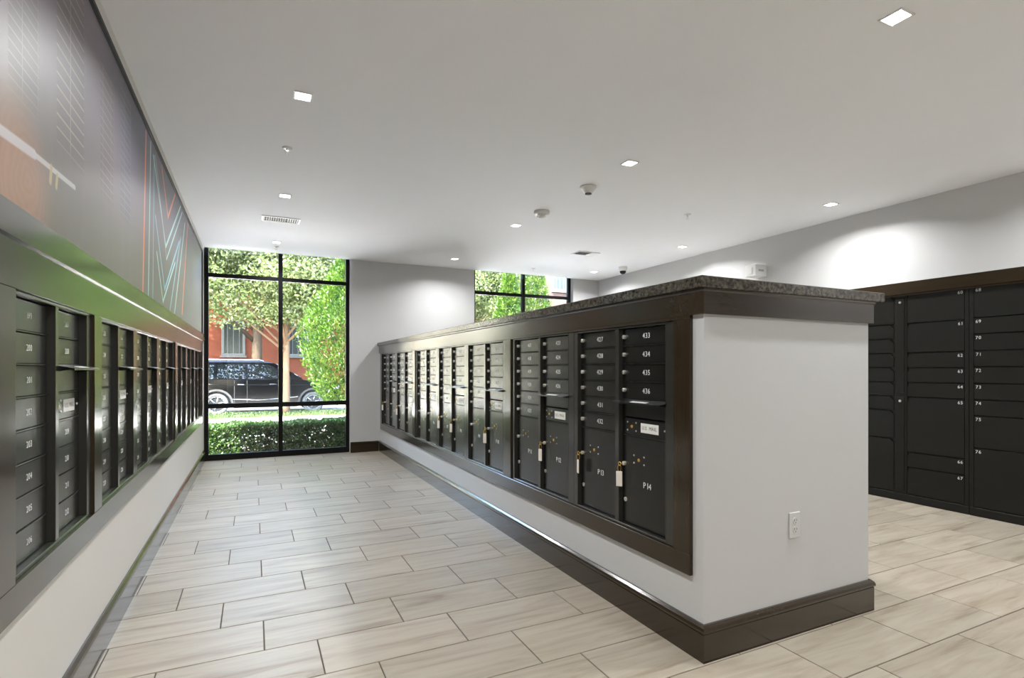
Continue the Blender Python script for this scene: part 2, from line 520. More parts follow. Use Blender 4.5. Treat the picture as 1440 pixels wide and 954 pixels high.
# ================================================================== SETTING
# ---- floor with individual tiles
TW, TH, GAP = 0.6365, 0.3177, 0.0058
floor = props(MB().box(XL-0.2, XR+0.2, YF-0.1, YB+0.10, -0.12, -0.004).obj('floor', M['grout']), kind='structure')
full_tile = MB().bbox(-TW/2+GAP/2, TW/2-GAP/2, -TH/2+GAP/2, TH/2-GAP/2, -0.010, 0.0, 0.0012).mesh('tile', M['tile'])
ISL = (1.80, 2.89, 1.78)       # x0, x1, y0 of the ground the island covers
offs = (0.268, 0.043, -0.148)
rest = MB()
def tile(x0, x1, y0, y1, as_part):
    x0, x1 = max(x0, XL), min(x1, XR); y0, y1 = max(y0, YF), min(y1, YB + 0.07)
    if x1 - x0 < 0.02 or y1 - y0 < 0.02: return
    if x0 > ISL[0] and x1 < ISL[1] and y0 > ISL[2]: return
    full = abs(x1-x0-TW) < 1e-4 and abs(y1-y0-TH) < 1e-4
    c = ((x0+x1)/2, (y0+y1)/2, 0)
    if not as_part:
        rest.box(x0+GAP/2, x1-GAP/2, y0+GAP/2, y1-GAP/2, -0.010, 0.0); return
    if full: put('tile', full_tile, floor, c)
    else:
        w, h = (x1-x0)/2 - GAP/2, (y1-y0)/2 - GAP/2
        put('tile', MB().bbox(-w, w, -h, h, -0.010, 0, 0.0012).mesh('tile', M['tile']), floor, c)
for n in range(-16, 24):
    y0 = 1.402 + TH*n
    ph = offs[n % 3]
    for k in range(-2, 11):
        x0 = ph + TW*k
        tile(x0, x0+TW, y0, y0+TH, y0 > 0.4 and not (y0 < 1.0 and x0 < 1.6) and not (x0 > 3.0 and y0 > 5.8))
props(rest.obj('tile_field', M['tile'], floor), kind='stuff')

# ---- ceiling
props(MB().box(XL-0.2, XR+0.2, YF-0.2, YB, ZC, ZC+0.30).obj('ceiling', M['ceil']), kind='structure')

# ---- left wall with three recesses for the mailboxes
LF = -0.610                                  # face of the wooden surround
LZ0, LZ1 = 0.655, 1.500                      # opening
LG = [(1.990, 2.830, 1), (2.955, 5.450, 3), (5.590, 8.090, 3)]
LEND0, LEND1 = 1.865, 8.195
mb = MB().box(XL-0.25, XL-0.10, YF, YB+0.24, 0, ZC)
mb.box(XL-0.10, XL, YF, YB+0.10, 0, 0.560)
mb.box(XL-0.10, XL, YF, YB+0.10, 1.56, ZC)
mb.box(XL-0.10, XL, YF, LEND0, 0.560, 1.56); mb.box(XL-0.10, XL, LEND1, YB+0.10, 0.560, 1.56)
wl = props(mb.obj('wall_left', M['wall_left']), kind='structure')
tl = props(MB().box(XL-0.085, LF, LEND0, LEND1, 0.562, LZ0).obj('trim_2', M['wood_y']), kind='structure')
MB().box(XL-0.085, LF, LEND0, LEND1, LZ1, 1.6378).obj('top_rail', M['wood_y'], tl)
ys = [LEND0] + [v for g in LG for v in g[:2]] + [LEND1]
for i in range(0, len(ys), 2):
    MB().bbox(XL-0.085, LF-0.0004, ys[i], ys[i+1], LZ0, LZ1, 0.002).obj('stile', M['wood_z'], tl)
# ledge below the mural
sweep('ledge', [(0.0,1.638),(0.022,1.638),(0.022,1.730),(0.0,1.730)], [(XL, YB+0.06), (XL, YF)][::-1], M['wood_y'], tl)

# ---- right wall, front wall
MBr = MB().box(XR, XR+0.2, YF-0.2, YB, 0, ZC)
props(MBr.obj('wall_right', M['wall']), kind='structure')
props(MB().box(XL-0.2, XR+0.2, YF-0.2, YF, 0, ZC).obj('wall_front', M['wall']), kind='structure')  # unseen front wall, drawn closer to keep light in the room

# ---- back wall with two full-height window openings
W1 = (-0.617, 1.316); W2 = (3.330, 5.272)
mb = MB().box(W1[1], W2[0], YB, YB+0.22, -0.1, 3.4).box(W2[1], XR+0.2, YB, YB+0.22, -0.1, 3.4)
mb.box(XL-0.25, W1[0], YB+0.10, YB+0.22, -0.1, 3.4)
mb.box(XL-0.25, XR+0.2, YB, YB+0.22, 3.10, 3.4)
props(mb.obj('wall_back', M['wall']), kind='structure')

def window(name, x0, x1):
    yf, yb = 8.492, 8.560
    f = MB().box(x0, x0+0.052, yf, yb, 0.0, 3.10).box(x1-0.052, x1, yf, yb, 0.0, 3.10)
    f.box(x0+0.052, x1-0.052, yf, yb, 0.0, 0.080).box(x0+0.052, x1-0.052, yf, yb, 3.05, 3.10)
    fr = props(f.obj(name, M['black_frame']), kind='structure')
    xm = (x0+x1)/2
    MB().bbox(xm-0.029, xm+0.029, yf-0.002, yb-0.002, 0.080, 3.05, 0.002).obj('mullion', M['black_frame'], fr)
    for a, b in ((x0+0.052, xm-0.029), (xm+0.029, x1-0.052)):
        MB().bbox(a, b, yf, yb-0.002, 0.722, 0.786, 0.002).obj('transom', M['black_frame'], fr)
        MB().bbox(a, b, yf, yb-0.002, 2.540, 2.596, 0.002).obj('transom', M['black_frame'], fr)
        for z0, z1 in ((0.080, 0.722), (0.786, 2.540), (2.596, 3.05)):
            MB().box(a, b, 8.522, 8.528, z0, z1).obj('pane', M['glass'], fr)
window('window_1', *W1)
window('window_2', *W2)

# ---- island half wall
IX0, IX1, IY0 = 1.762, 2.922, 1.748
IF = 1.744                                    # face of the island surround
IZ0, IZ1 = 0.442, 1.494
IG = [(1.918, 3.662, 2), (3.764, 6.339, 3), (6.435, 8.200, 2)]
IEND0, IEND1 = 1.812, 8.310
mb = MB().box(1.845, IX1, IY0, YB, 0, 1.621)
mb.box(IX0, 1.845, IY0, YB, 0, 0.348)
mb.box(IX0, 1.845, IY0, IEND0, 0.348, 1.621); mb.box(IX0, 1.845, IEND1, YB, 0.348, 1.621)
mb.box(IX0, 1.845, IEND0, IEND1, 1.5078, 1.621)
props(mb.obj('wall_island', M['wall']), kind='structure')
ti = props(MB().bbox(IF, 1.844, IEND0, IEND1, 0.349, IZ0, 0.002).obj('trim_1', M['wood_y']), kind='structure')
MB().bbox(IF, 1.844, IEND0, IEND1, IZ1, 1.5078, 0.001).obj('top_rail', M['wood_y'], ti)
ys = [IEND0] + [v for g in IG for v in g[:2]] + [IEND1]
for i in range(0, len(ys), 2):
    MB().bbox(IF+0.0004, 1.844, ys[i], ys[i+1], IZ0, IZ1, 0.002).obj('stile', M['wood_z'], ti)
# fascia wrapping the top of the island (long faces and the short end)
isl_path = [(IX0, YB-0.001), (IX0, IY0), (IX1, IY0), (IX1, YB-0.001)]
fas = sweep('fascia', [(0.0,1.508),(0.018,1.508),(0.018,1.606),(0.024,1.612),(0.024,1.621),(0.0,1.621)], [(p[0], p[1]) for p in isl_path], M['wood_x'], ti)

# ---- baseboards
BB = [(0.0,0.0),(0.0195,0.0),(0.0195,0.122),(0.0165,0.125),(0.0245,0.129),(0.0245,0.139),(0.020,0.150),(0.009,0.160),(0.0,0.160)]
props(sweep('baseboard_island', BB, isl_path, M['wood_y']), kind='structure')
props(sweep('baseboard_left', BB, [(XL, YF), (XL, YB+0.085)], M['wood_y']), kind='structure')
props(sweep('baseboard_back', BB, [(W1[1]+0.001, YB), (IX0-0.025, YB)], M['wood_x']), kind='structure')
b2 = sweep('baseboard_right', BB, [(IX1+0.025, YB), (W2[0], YB)], M['wood_x']); props(b2, kind='structure')
sweep('baseboard_section', BB, [(W2[1], YB), (XR, YB), (XR, 3.66)], M['wood_x'], b2)

# ---- countertop
ct = MB().bbox(IX0-0.042, 3.012, IY0-0.034, YB-0.001, 1.6215, 1.671, 0.004).obj('countertop', M['granite'])
props(ct, 'long dark speckled granite countertop capping the mailbox island', 'countertop')

# ---- mural on the left wall
mur = empty('wall_mural', (0, 0, 0))
props(mur, 'long city mural with neon zigzag lines above the wall mailboxes', 'mural')
MB().box(XL+0.0005, XL+0.006, YF+0.1, 8.085, 1.7305, 2.795).obj('print', M['mural'], mur)
MB().bbox(XL+0.0005, XL+0.020, YF+0.1, 8.105, 2.795, 2.818, 0.002).obj('frame_rail', M['back'], mur)
MB().bbox(XL+0.0005, XL+0.020, 8.085, 8.105, 1.7305, 2.795, 0.002).obj('frame_stile', M['back'], mur)

# ================================================================== MAILBOXES
# shared small meshes (local: x right, z up, -y out of the face)
LOCK = MB().cyl((0,0,0), (0,-1,0), 0.0105, 0.013, 14).cyl((0,-0.013,0), (0,-1,0), 0.0095, 0.002, 14, r2=0.006).box(-0.001,0.001,-0.0156,-0.014,-0.004,0.004, 1).mesh('lock', [M['nickel'], M['slot']])
LOCKF = MB().cyl((0,0,0), (0,-1,0), 0.0115, 0.004, 14).box(-0.001,0.001,-0.0046,-0.003,-0.005,0.005, 1).mesh('key_disc', [M['nickel'], M['slot']])
SCREW = MB().cyl((0,0,0), (0,-1,0), 0.0052, 0.003, 8, r2=0.003).mesh('screw', M['screw'])
BRASS = MB().cyl((0,0,0), (0,-1,0), 0.0085, 0.003, 12).cyl((0,-0.003,0), (0,-1,0), 0.005, 0.002, 10).mesh('master_lock', M['brass'])
PLATE = MB().bbox(-0.067, 0.067, -0.0018, 0, -0.024, 0.024, 0.001).mesh('label_plate', M['plate'])
DOORS = {}
def door_mesh(w, h, mat):
    k = (round(w,4), round(h,4), mat.name)
    if k not in DOORS: DOORS[k] = MB().bbox(0, w, 0, 0.014, 0, h, 0.0016).mesh('door', mat)
    return DOORS[k]
HOUSE = {}
def mail_unit(loc, rz, W, H, kind, nums, parcels, label, group):
    root = empty('mailbox_unit', loc, rz)
    props(root, label, 'mailbox', group)
    sl, mu, sr, bot, top = 0.040, 0.034, 0.060, 0.012, 0.010
    cw = (W - sl - mu - sr) / 2
    xs = (sl, sl + cw + mu)
    nrow = 11 if kind == 'tall' else 8
    p = (H - bot - top) / nrow
    DY = 0.026
    rows = {}                                     # z of the divider ledges of each column
    key = (round(W,4), round(H,4), kind)
    if kind == 'tall':
        cuts = [[i for i in range(1, 7)], [1, 2, 3, 4, 6]]
    else:
        cuts = [[i for i in range(1, 8)], [1, 2, 3, 4, 5, 6, 7]]
    if key not in HOUSE:
        mb = MB().box(0, W, 0.052, 0.058, 0, H, 1)
        fr = MB()
        fr.bbox(0, sl, 0, 0.052, 0, H, 0.0015).bbox(sl+cw, sl+cw+mu, 0.002, 0.052, bot, H-top, 0.0015).bbox(W-sr, W, 0, 0.052, 0, H, 0.0015)
        fr.bbox(sl, W-sr, 0, 0.052, 0, bot, 0.0015).bbox(sl, W-sr, 0, 0.052, H-top, H, 0.0015)
        fr.bbox(W-sr-0.006, W-sr, -0.0, 0.030, bot, H-top, 0.001)
        lg = MB()
        for c in range(2):
            for i in cuts[c]:
                z = H - top - i*p
                lg.bbox(xs[c], xs[c]+cw, DY-0.005, 0.052, z-0.0016, z+0.0016, 0.0006)
        HOUSE[key] = (mb.mesh('housing', [M['powder'], M['back']]), fr.mesh('rim', M['rim']), lg.mesh('ledges', M['rim']))
    put('housing', HOUSE[key][0], root); put('rim', HOUSE[key][1], root); put('divider_ledge', HOUSE[key][2], root)
    def door(c, i, n, num):
        w, h = cw - 0.006, n*p - 0.0075
        d = put('mailbox_door', door_mesh(w, h, M['powder']), root, (xs[c]+0.003, DY, H - top - (i+n)*p + 0.0037))
        put('lock', LOCK, d, (0.021, 0, h*0.53))
        if num: put('door_number', text_mesh(num, 0.026 if kind == 'tall' else 0.021, M['ink']), d, (w*0.53, -0.0004, h*0.53))
        return d
    def parcel(c, i, num):
        n = nrow - i
        w, h = cw - 0.006, n*p - 0.0075
        d = put('parcel_door', door_mesh(w, h, M['powder']), root, (xs[c]+0.003, DY, bot + 0.0037))
        put('lock', LOCK, d, (0.021, 0, h - 0.150))
        put('key_disc', LOCKF, d, (0.027, 0, h - 0.340))
        bx, bz = 0.135, h - 0.118
        put('master_lock', BRASS, d, (bx, 0, bz))
        for sx, sz in ((-.040,.020),(.040,.020),(-.040,-.019),(.040,-.019)): put('screw', SCREW, d, (bx+sx, 0, bz+sz))
        put('door_number', text_mesh(num, 0.030, M['ink']), d, (w*0.55, -0.0004, h - 0.238))
        return d
    def slot(c, i):
        """outgoing mail slot: blank panel with hood, then the lettered lock panel"""
        w, h = cw - 0.006, p - 0.0075
        z = H - top - (i+1)*p + 0.0037
        put('slot_panel', door_mesh(w, h, M['powder']), root, (xs[c]+0.003, DY, z))
        hz = z + h - 0.004
        hood = MB()
        # sloping top plate, turned-down lip and two cheeks
        y1, y0, zt, zf = DY, DY-0.070, hz+0.010, hz-0.004
        hood.add([(xs[c]-.004,y1,zt),(xs[c]+cw+.006,y1,zt),(xs[c]+cw+.006,y0,zf),(xs[c]-.004,y0,zf),
                  (xs[c]-.004,y1,zt-.004),(xs[c]+cw+.006,y1,zt-.004),(xs[c]+cw+.006,y0,zf-.007),(xs[c]-.004,y0,zf-.007)],
                 [(0,1,2,3),(7,6,5,4),(3,2,6,7),(0,3,7,4),(1,5,6,2),(0,4,5,1)])
        for xx in (xs[c]+.002, xs[c]+cw-.006):
            hood.add([(xx,y1,zt-.003),(xx,y0+.012,zf-.004),(xx,y1,zt-.030),(xx+.004,y1,zt-.003),(xx+.004,y0+.012,zf-.004),(xx+.004,y1,zt-.030)],
                     [(0,1,2),(5,4,3),(0,3,4,1),(1,4,5,2),(2,5,3,0)])
        hd = hood.obj('slot_hood', M['powder'], root)
        # small pale label on the hood, following its slope
        lb = MB()
        sl_ = lambda y: zf + (y - y0)/(y1 - y0)*(zt - zf) + 0.0008
        xa, xb = xs[c]+cw*.36, xs[c]+cw*.70
        lb.add([(xa,y0+.012,sl_(y0+.012)),(xb,y0+.012,sl_(y0+.012)),(xb,y0+.034,sl_(y0+.034)),(xa,y0+.034,sl_(y0+.034))], [(0,1,2,3)])
        lb.obj('hood_label', M['plate'], hd)
        z2 = z - p
        pn = put('lock_panel', door_mesh(w, h, M['powder']), root, (xs[c]+0.003, DY, z2))
        pl = put('label_plate', PLATE, pn, (w*0.60, 0, h*0.50))
        put('master_lock', BRASS, pn, (0.078, 0, h*0.5))
        for sx, sz in ((.042,.021),(.112,.021),(.042,-.021),(.112,-.021),(w-.035-.042+.042,0)): put('screw', SCREW, pn, (sx, 0, h*0.5+sz))
        put('plate_lettering', text_mesh('U.S. MAIL', 0.018, M['dark_ink']), pn, (w*0.60, -0.0022, h*0.52))
    it = iter(nums)
    if kind == 'tall':
        for i in range(6): door(0, i, 1, next(it))
        parcel(0, 6, parcels[0])
        for i in range(4): door(1, i, 1, next(it))
        slot(1, 4)
        parcel(1, 6, parcels[1])
    else:
        for i in range(8): door(0, i, 1, next(it))
        for i in range(2): door(1, i, 1, next(it))
        slot(1, 2)
        for i in range(4, 8): door(1, i, 1, next(it))
    return root, xs, cw, p, DY

REC = 0.012                                   # unit rim sits this far behind the wooden face
key_shank = MB().cyl((0,0,0), (0,-1,0), 0.003, 0.012, 8).mesh('key', M['brass'])
bow = MB()
for k in range(12):
    a0, a1 = 2*math.pi*k/12, 2*math.pi*(k+1)/12
    bow.tube([(0.010*math.cos(a0), 0, 0.010*math.sin(a0)), (0.010*math.cos(a1), 0, 0.010*math.sin(a1))], [0.0022, 0.0022], 6)
BOW = bow.mesh('key_bow', M['brass'])
ring = MB()
for k in range(14):
    a0, a1 = 2*math.pi*k/14, 2*math.pi*(k+1)/14
    ring.tube([(0.009*math.cos(a0), 0, 0.018*math.sin(a0)), (0.009*math.cos(a1), 0, 0.018*math.sin(a1))], [0.0013, 0.0013], 6)
RING = ring.mesh('key_ring', M['brass'])
TAGM = MB().bbox(-0.016, 0.016, -0.003, 0.003, -0.080, 0.0, 0.002).mesh('tag', M['tag'])
def key_tag(root, x, z, y, label, turn=30):
    t = empty('key_tag', (0,0,0))
    mw = Matrix.Translation(root.location) @ Matrix.Rotation(root.rotation_euler.z, 4, 'Z')
    t.location = mw @ Vector((x, y, z)); t.rotation_euler = (0, 0, root.rotation_euler.z)
    props(t, label, 'key tag', 'key tags on parcel locker keys')
    put('key', key_shank, t, (0, 0, 0)); put('key_bow', BOW, t, (0, -0.021, -0.001))
    put('key_ring', RING, t, (0, -0.023, -0.024), (0, 0, R(70)))
    put('tag', TAGM, t, (0, -0.024, -0.040), (0, 0, R(turn)))
    return t

# island units, from the near end (highest numbers) to the window
isl_lab = ['black mailbox unit nearest the free end of the island, doors 427 to 436',
           'black mailbox unit with doors 417 to 426, beside the unit numbered 427 to 436',
           'black mailbox unit in island middle recess, end next to doors 417 to 426',
           'black mailbox unit in the centre of the island middle recess of three',
           'black mailbox unit in island middle recess, end nearest the windows',
           'black mailbox unit in island last recess, the one farther from the window wall',
           'black mailbox unit at the island end touching the window wall']
ui = 0
base_nums = [427, 417, 407, 397, 387, 377, 367]
tags_on = {0: (0, 1), 1: (1,), 2: (1,), 3: (0, 1), 4: (), 5: (0,), 6: (0,)}
tag_unit = {2: 'unit beside doors 417 to 426', 3: 'island unit central in its recess', 5: 'island unit second from window wall', 6: 'island unit touching window wall'}
for g0, g1, n in IG:
    w = (g1 - g0) / n
    for k in range(n):
        far = g0 + (k+1)*w
        b0 = base_nums[ui]
        nums = [str(b0+i) for i in range(10)]
        pr_ = ('P%d' % (13-2*ui) if ui < 7 else '', 'P%d' % (14-2*ui))
        root, xs, cw, p, DY = mail_unit((IF+REC, far-0.001, IZ0+0.001), R(-90), w-0.002, IZ1-IZ0-0.002, 'tall', nums, pr_, isl_lab[ui], 'mailbox units in the island')
        for c in tags_on[ui]:
            h = 5*p - 0.0075
            key_tag(root, xs[c]+0.003+0.021, 0.012+0.0037+h-0.150, DY-0.015,
                    ('pale key tag hanging from the lock of parcel door %s' % pr_[c]) if ui < 2 else 'pale key tag on %s parcel door, %s' % (('the six-door column', 'the mail-slot column')[c], tag_unit[ui]), {(0, 1): 42, (0, 0): -18, (1, 1): 15}.get((ui, c), 30))
        ui += 1

left_lab = ['black wall mailbox unit alone in its recess, doors 199 to 212',
            'black wall mailbox unit in recess of three, next to the single unit',
            'black wall mailbox unit in the centre of the first recess of three',
            'black wall mailbox unit ending the first recess of three, window side',
            'black wall mailbox unit starting the recess that ends at the window',
            'black wall mailbox unit in the centre of the recess ending at the window',
            'black wall mailbox unit closest to the big window, under the mural']
ui = 0
for g0, g1, n in LG:
    w = (g1 - g0) / n
    for k in range(n):
        near = g0 + k*w
        b0 = 199 + 14*ui
        mail_unit((LF-REC, near+0.001, LZ0+0.001), R(90), w-0.002, LZ1-LZ0-0.002, 'short', [str(b0+i) for i in range(14)], None, left_lab[ui], 'mailbox units in the left wall')
        ui += 1

# ================================================================== PARCEL LOCKERS on the right wall
LKX = 5.620
def locker_door(root, x0, x1, z0, z1, num, cut):
    """panel with one clipped upper corner as a finger pull"""
    c = 0.034
    if cut == 'left': poly = [(x0,z0),(x1,z0),(x1,z1),(x0+c,z1),(x0,z1-c)]
    elif cut == 'right': poly = [(x0,z0),(x1,z0),(x1,z1-c),(x1-c,z1),(x0,z1)]
    mb = MB().prism([(x-x0, z-z0) for x, z in poly], 0, 0.016)
    d = mb.obj('locker_door', M['locker'], root); d.location = (x0, -0.012, z0)
    nx = (x1-x0) - 0.030 if cut == 'left' else 0.030
    put('door_number', text_mesh(num, 0.027, M['ink']), d, (nx, -0.0004, z1-z0-0.026))
    return d
def locker_module(y_left, label, cols, narrow, w):
    """cols: list of (x0, x1, z cuts, first number, cut side)"""
    root = empty('parcel_locker', (LKX, y_left, 0), R(-90))
    props(root, label, 'locker', 'parcel lockers on the right wall')
    MB().box(0.001, w-0.001, 0.006, 0.198, 0.0, 1.984).obj('cabinet', M['locker_dark'], root)
    st = [(0.0015, cols[0][0]-0.004)]
    for i in range(len(cols)-1): st.append((cols[i][1]+0.004, cols[i+1][0]-0.004))
    st.append((cols[-1][1]+0.004, w-0.0015))
    for k, (a, b) in enumerate(st):
        if narrow and k == narrow[0]: continue
        MB().bbox(a, b, -0.014, 0.006, 0.075, 1.984, 0.002).obj('post', M['locker'], root)
    MB().bbox(0.0015, w-0.0015, -0.014, 0.006, 0.0, 0.072, 0.002).obj('plinth', M['locker'], root)
    for x0, x1, zs, n0, cut in cols:
        for i in range(len(zs)-1):
            locker_door(root, x0, x1, zs[i+1]+0.006, zs[i]-0.005, str(n0+i), cut)
    if narrow:
        a, b = st[narrow[0]]
        MB().bbox(a, b, -0.012, 0.006, 0.075, 1.984, 0.002).obj('control_post', M['locker'], root)
        for z0, z1 in ((1.040, 1.945), (0.110, 1.000)):
            d = MB().bbox(a+0.022, b-0.022, -0.018, -0.0125, z0, z1, 0.002).obj('service_door', M['locker'], root)
            mb2 = MB().cyl(((a+b)/2, -0.018, z1-0.038), (0,-1,0), 0.012, 0.006, 12)
            mb2.obj('cam_lock', M['nickel'], d)
    return root
zA = [1.975, 1.700, 1.560, 1.420, 1.283, 1.143, 1.005, 0.867, 0.592, 0.078]
zB = [1.975, 1.700, 1.421, 1.280, 1.142, 1.003, 0.480, 0.338, 0.078]
zC = [1.980, 1.710, 1.570, 1.427, 1.288, 1.145, 1.005, 0.867, 0.588, 0.078]
yl = 3.605
locker_module(yl, 'black parcel locker bank with slim service column, doors 60 to 67 on one side', [(yl-3.572, yl-3.114, zA, 51, 'right'), (yl-2.992, yl-2.538, zB, 60, 'left')], (1,), yl-2.502)
yl2 = 2.5015
locker_module(yl2, 'black parcel locker bank with doors 68 to 76 and no service column', [(0.035, 0.493, zC, 68, 'right'), (0.560, 1.018, zB, 77, 'left')], None, 1.055)
cap = MB().bbox(LKX-0.035, XR-0.0005, 1.435, 3.615, 1.985, 2.096, 0.003).obj('locker_cap', M['wood_y'])
props(cap, 'dark wooden capping board running along the top of the parcel lockers', 'trim board')
MB().bbox(LKX-0.030, LKX-0.0145, 1.435, 3.615, 1.968, 1.9845, 0.002).obj('cap_bead', M['wood_y'], cap)

# ================================================================== CEILING FIXTURES
lamp_rows = {(0, 0): 'over the aisle by the mailbox wall', }
ring_prof = None
RINGM = MB()
for a, b, c, d in ((-.054,.054,-.054,-.043),(-.054,.054,.043,.054),(-.054,-.043,-.043,.043),(.043,.054,-.043,.043)):
    RINGM.bbox(a, b, c, d, -0.006, 0.0, 0.0015)
RINGM = RINGM.mesh('trim_ring', M['white'])
LENSM = MB().bbox(-0.043, 0.043, -0.043, 0.043, -0.004, 0.0, 0.001).mesh('lens', M['lens'])
xn = ['above the aisle', 'above the island', 'on the locker side']
yn = ['added unseen row behind the free island end', 'level with the free end of the island', 'third row from the windows', 'second row from the windows', 'row nearest the windows']
for iy, y in enumerate((-0.55, 1.50, 3.49, 5.57, 7.66)):  # first row is unseen, added to brighten the near end of the island
    for ix, x in enumerate((0.268, 2.722, 5.225)):
        t = empty('downlight', (x, y, ZC - 0.0002))
        props(t, 'square recessed downlight %s, %s' % (xn[ix], yn[iy]), 'downlight', 'recessed downlights in the ceiling')
        put('trim_ring', RINGM, t); put('lens', LENSM, t)
        ld = bpy.data.lights.new('lamp', 'AREA'); ld.shape = 'SQUARE'; ld.size = 0.080
        ld.spread = R(150); ld.energy = LAMP_W; ld.color = LAMP_COL
        put('lamp', ld, t, (0, 0, -0.0065))

def detector(x, y, kind, label):
    t = empty('smoke_detector' if kind == 0 else 'occupancy_sensor', (x, y, ZC)); props(t, label, 'detector')
    if kind == 0:
        MB().lathe((0,0,0), [(0.0005,-0.0005),(0.075,-0.0005),(0.077,-0.010),(0.060,-0.030),(0.036,-0.058),(0.030,-0.062),(0.0005,-0.063)], 24).obj('body', M['white'], t)
        MB().lathe((0,0,0), [(0.031,-0.0615),(0.031,-0.067),(0.012,-0.069),(0.0005,-0.069)], 16).obj('sensor_grille', M['vent_dark'], t)
    else:
        MB().lathe((0,0,0), [(0.0005,-0.0005),(0.082,-0.0005),(0.085,-0.012),(0.082,-0.034),(0.060,-0.040),(0.0005,-0.041)], 24).obj('body', M['white'], t)
        MB().lathe((0,0,0), [(0.040,-0.040),(0.040,-0.054),(0.030,-0.068),(0.012,-0.074),(0.0005,-0.075)], 20).obj('lens_dome', M['white'], t)
        for k in range(4):
            a = k*math.pi/2 + .4
            MB().bbox(0.055*math.cos(a)-.010, 0.055*math.cos(a)+.010, 0.055*math.sin(a)-.010, 0.055*math.sin(a)+.010, -0.052, -0.036, 0.004).obj('led_housing', M['white'], t)
detector(2.740, 4.11, 0, 'white cone-shaped smoke detector on the ceiling above the countertop')
detector(2.725, 4.96, 1, 'white ceiling sensor with round dome lens above the countertop')

def camera_dome(x, y):
    t = empty('dome_camera', (x, y, ZC)); props(t, 'small white dome camera with dark lens on the ceiling', 'camera')
    MB().lathe((0,0,0), [(0.0005,-0.0005),(0.070,-0.0005),(0.072,-0.030),(0.068,-0.055),(0.050,-0.068),(0.044,-0.070),(0.0005,-0.071)], 24).obj('housing', M['white'], t)
    MB().lathe((0,0,0), [(0.050,-0.066),(0.050,-0.082),(0.040,-0.104),(0.020,-0.117),(0.0005,-0.120)], 20).obj('dome', M['dome'], t)
camera_dome(5.40, 7.10)

def sprinkler(x, y, label):
    t = empty('sprinkler_head', (x, y, ZC)); props(t, label, 'sprinkler', 'ceiling sprinkler heads')
    MB().lathe((0,0,0), [(0.0005,-0.0005),(0.036,-0.0005),(0.034,-0.006),(0.012,-0.009),(0.0005,-0.0095)], 18).obj('escutcheon', M['white'], t)
    fr = MB().cyl((0,0,-0.009), (0,0,-1), 0.009, 0.012, 10)
    for s in (-1, 1): fr.tube([(s*.009,0,-.020),(s*.013,0,-.032),(s*.004,0,-.046)], [.002,.002,.002], 6)
    fr.obj('frame', M['nickel'], t)
    d = MB().cyl((0,0,-0.046), (0,0,-1), 0.006, 0.002, 10)
    for k in range(8):
        a = k*math.pi/4
        d.tube([(0.004*math.cos(a),0.004*math.sin(a),-.047),(0.015*math.cos(a),0.015*math.sin(a),-.047)], [.002,.002], 5)
    d.obj('deflector', M['nickel'], t)
sprinkler(0.226, 4.36, 'white sprinkler head over the aisle, between two downlights')
sprinkler(4.19, 4.39, 'white sprinkler head on the locker side of the ceiling')
sprinkler(0.27, 7.93, 'sprinkler head beside the tall window, over the aisle')
sprinkler(4.15, 7.84, 'sprinkler head in front of the window behind the countertop')

def vent(x0, x1, y0, y1, label):
    cx, cy = (x0+x1)/2, (y0+y1)/2; hx, hy = (x1-x0)/2, (y1-y0)/2
    t = empty('ceiling_vent', (cx, cy, ZC)); props(t, label, 'vent', 'ceiling air vents')
    f = MB()
    for a,b,c,d in ((-hx,hx,-hy,-hy+.022),(-hx,hx,hy-.022,hy),(-hx,-hx+.022,-hy+.022,hy-.022),(hx-.022,hx,-hy+.022,hy-.022)): f.bbox(a,b,c,d,-0.009,-0.0003,.002)
    f.obj('frame', M['white'], t)
    MB().box(-hx+.022,hx-.022,-hy+.022,hy-.022,-0.0014,-0.0004).obj('throat', M['vent_dark'], t)
    n = 15; stp = (2*hx-.05)/n
    S = MB().add([(-.0012,-hy+.022,-.002),(.0012,-hy+.022,-.002),(.0092,-hy+.022,-.009),(.0068,-hy+.022,-.009),(-.0012,hy-.022,-.002),(.0012,hy-.022,-.002),(.0092,hy-.022,-.009),(.0068,hy-.022,-.009)],
                 [(0,1,2,3),(7,6,5,4),(0,4,5,1),(1,5,6,2),(2,6,7,3),(3,7,4,0)]).mesh('louver', M['white'])
    for k in range(n):
        o = put('louver', S, t, (-hx+.027+stp*(k+.3), 0, 0))
        if k < n*.62: o.rotation_euler = (0, 0, math.pi)
vent(0.075, 0.470, 6.37, 6.59, 'white louvred air vent on the ceiling over the aisle')
vent(4.10, 4.46, 6.38, 6.60, 'white louvred air vent on the ceiling on the locker side')

# ---- box high on the right wall
t = empty('wall_box', (5.715, 4.80, 2.43)); props(t, 'white electrical box mounted high on the right wall', 'wall box')
MB().bbox(-0.095, 0.1045, -0.08, 0.08, 0, 0.145, 0.006).obj('body', M['white'], t)
MB().bbox(-0.045, 0.045, -0.084, -0.0795, 0.060, 0.085, 0.001).obj('side_vent', simple('grey_plastic', (0.45,0.45,0.45), .5), t)
MB().bbox(-0.103, -0.0945, -0.03, 0.03, 0.03, 0.11, 0.003).obj('front_cover', M['white'], t)

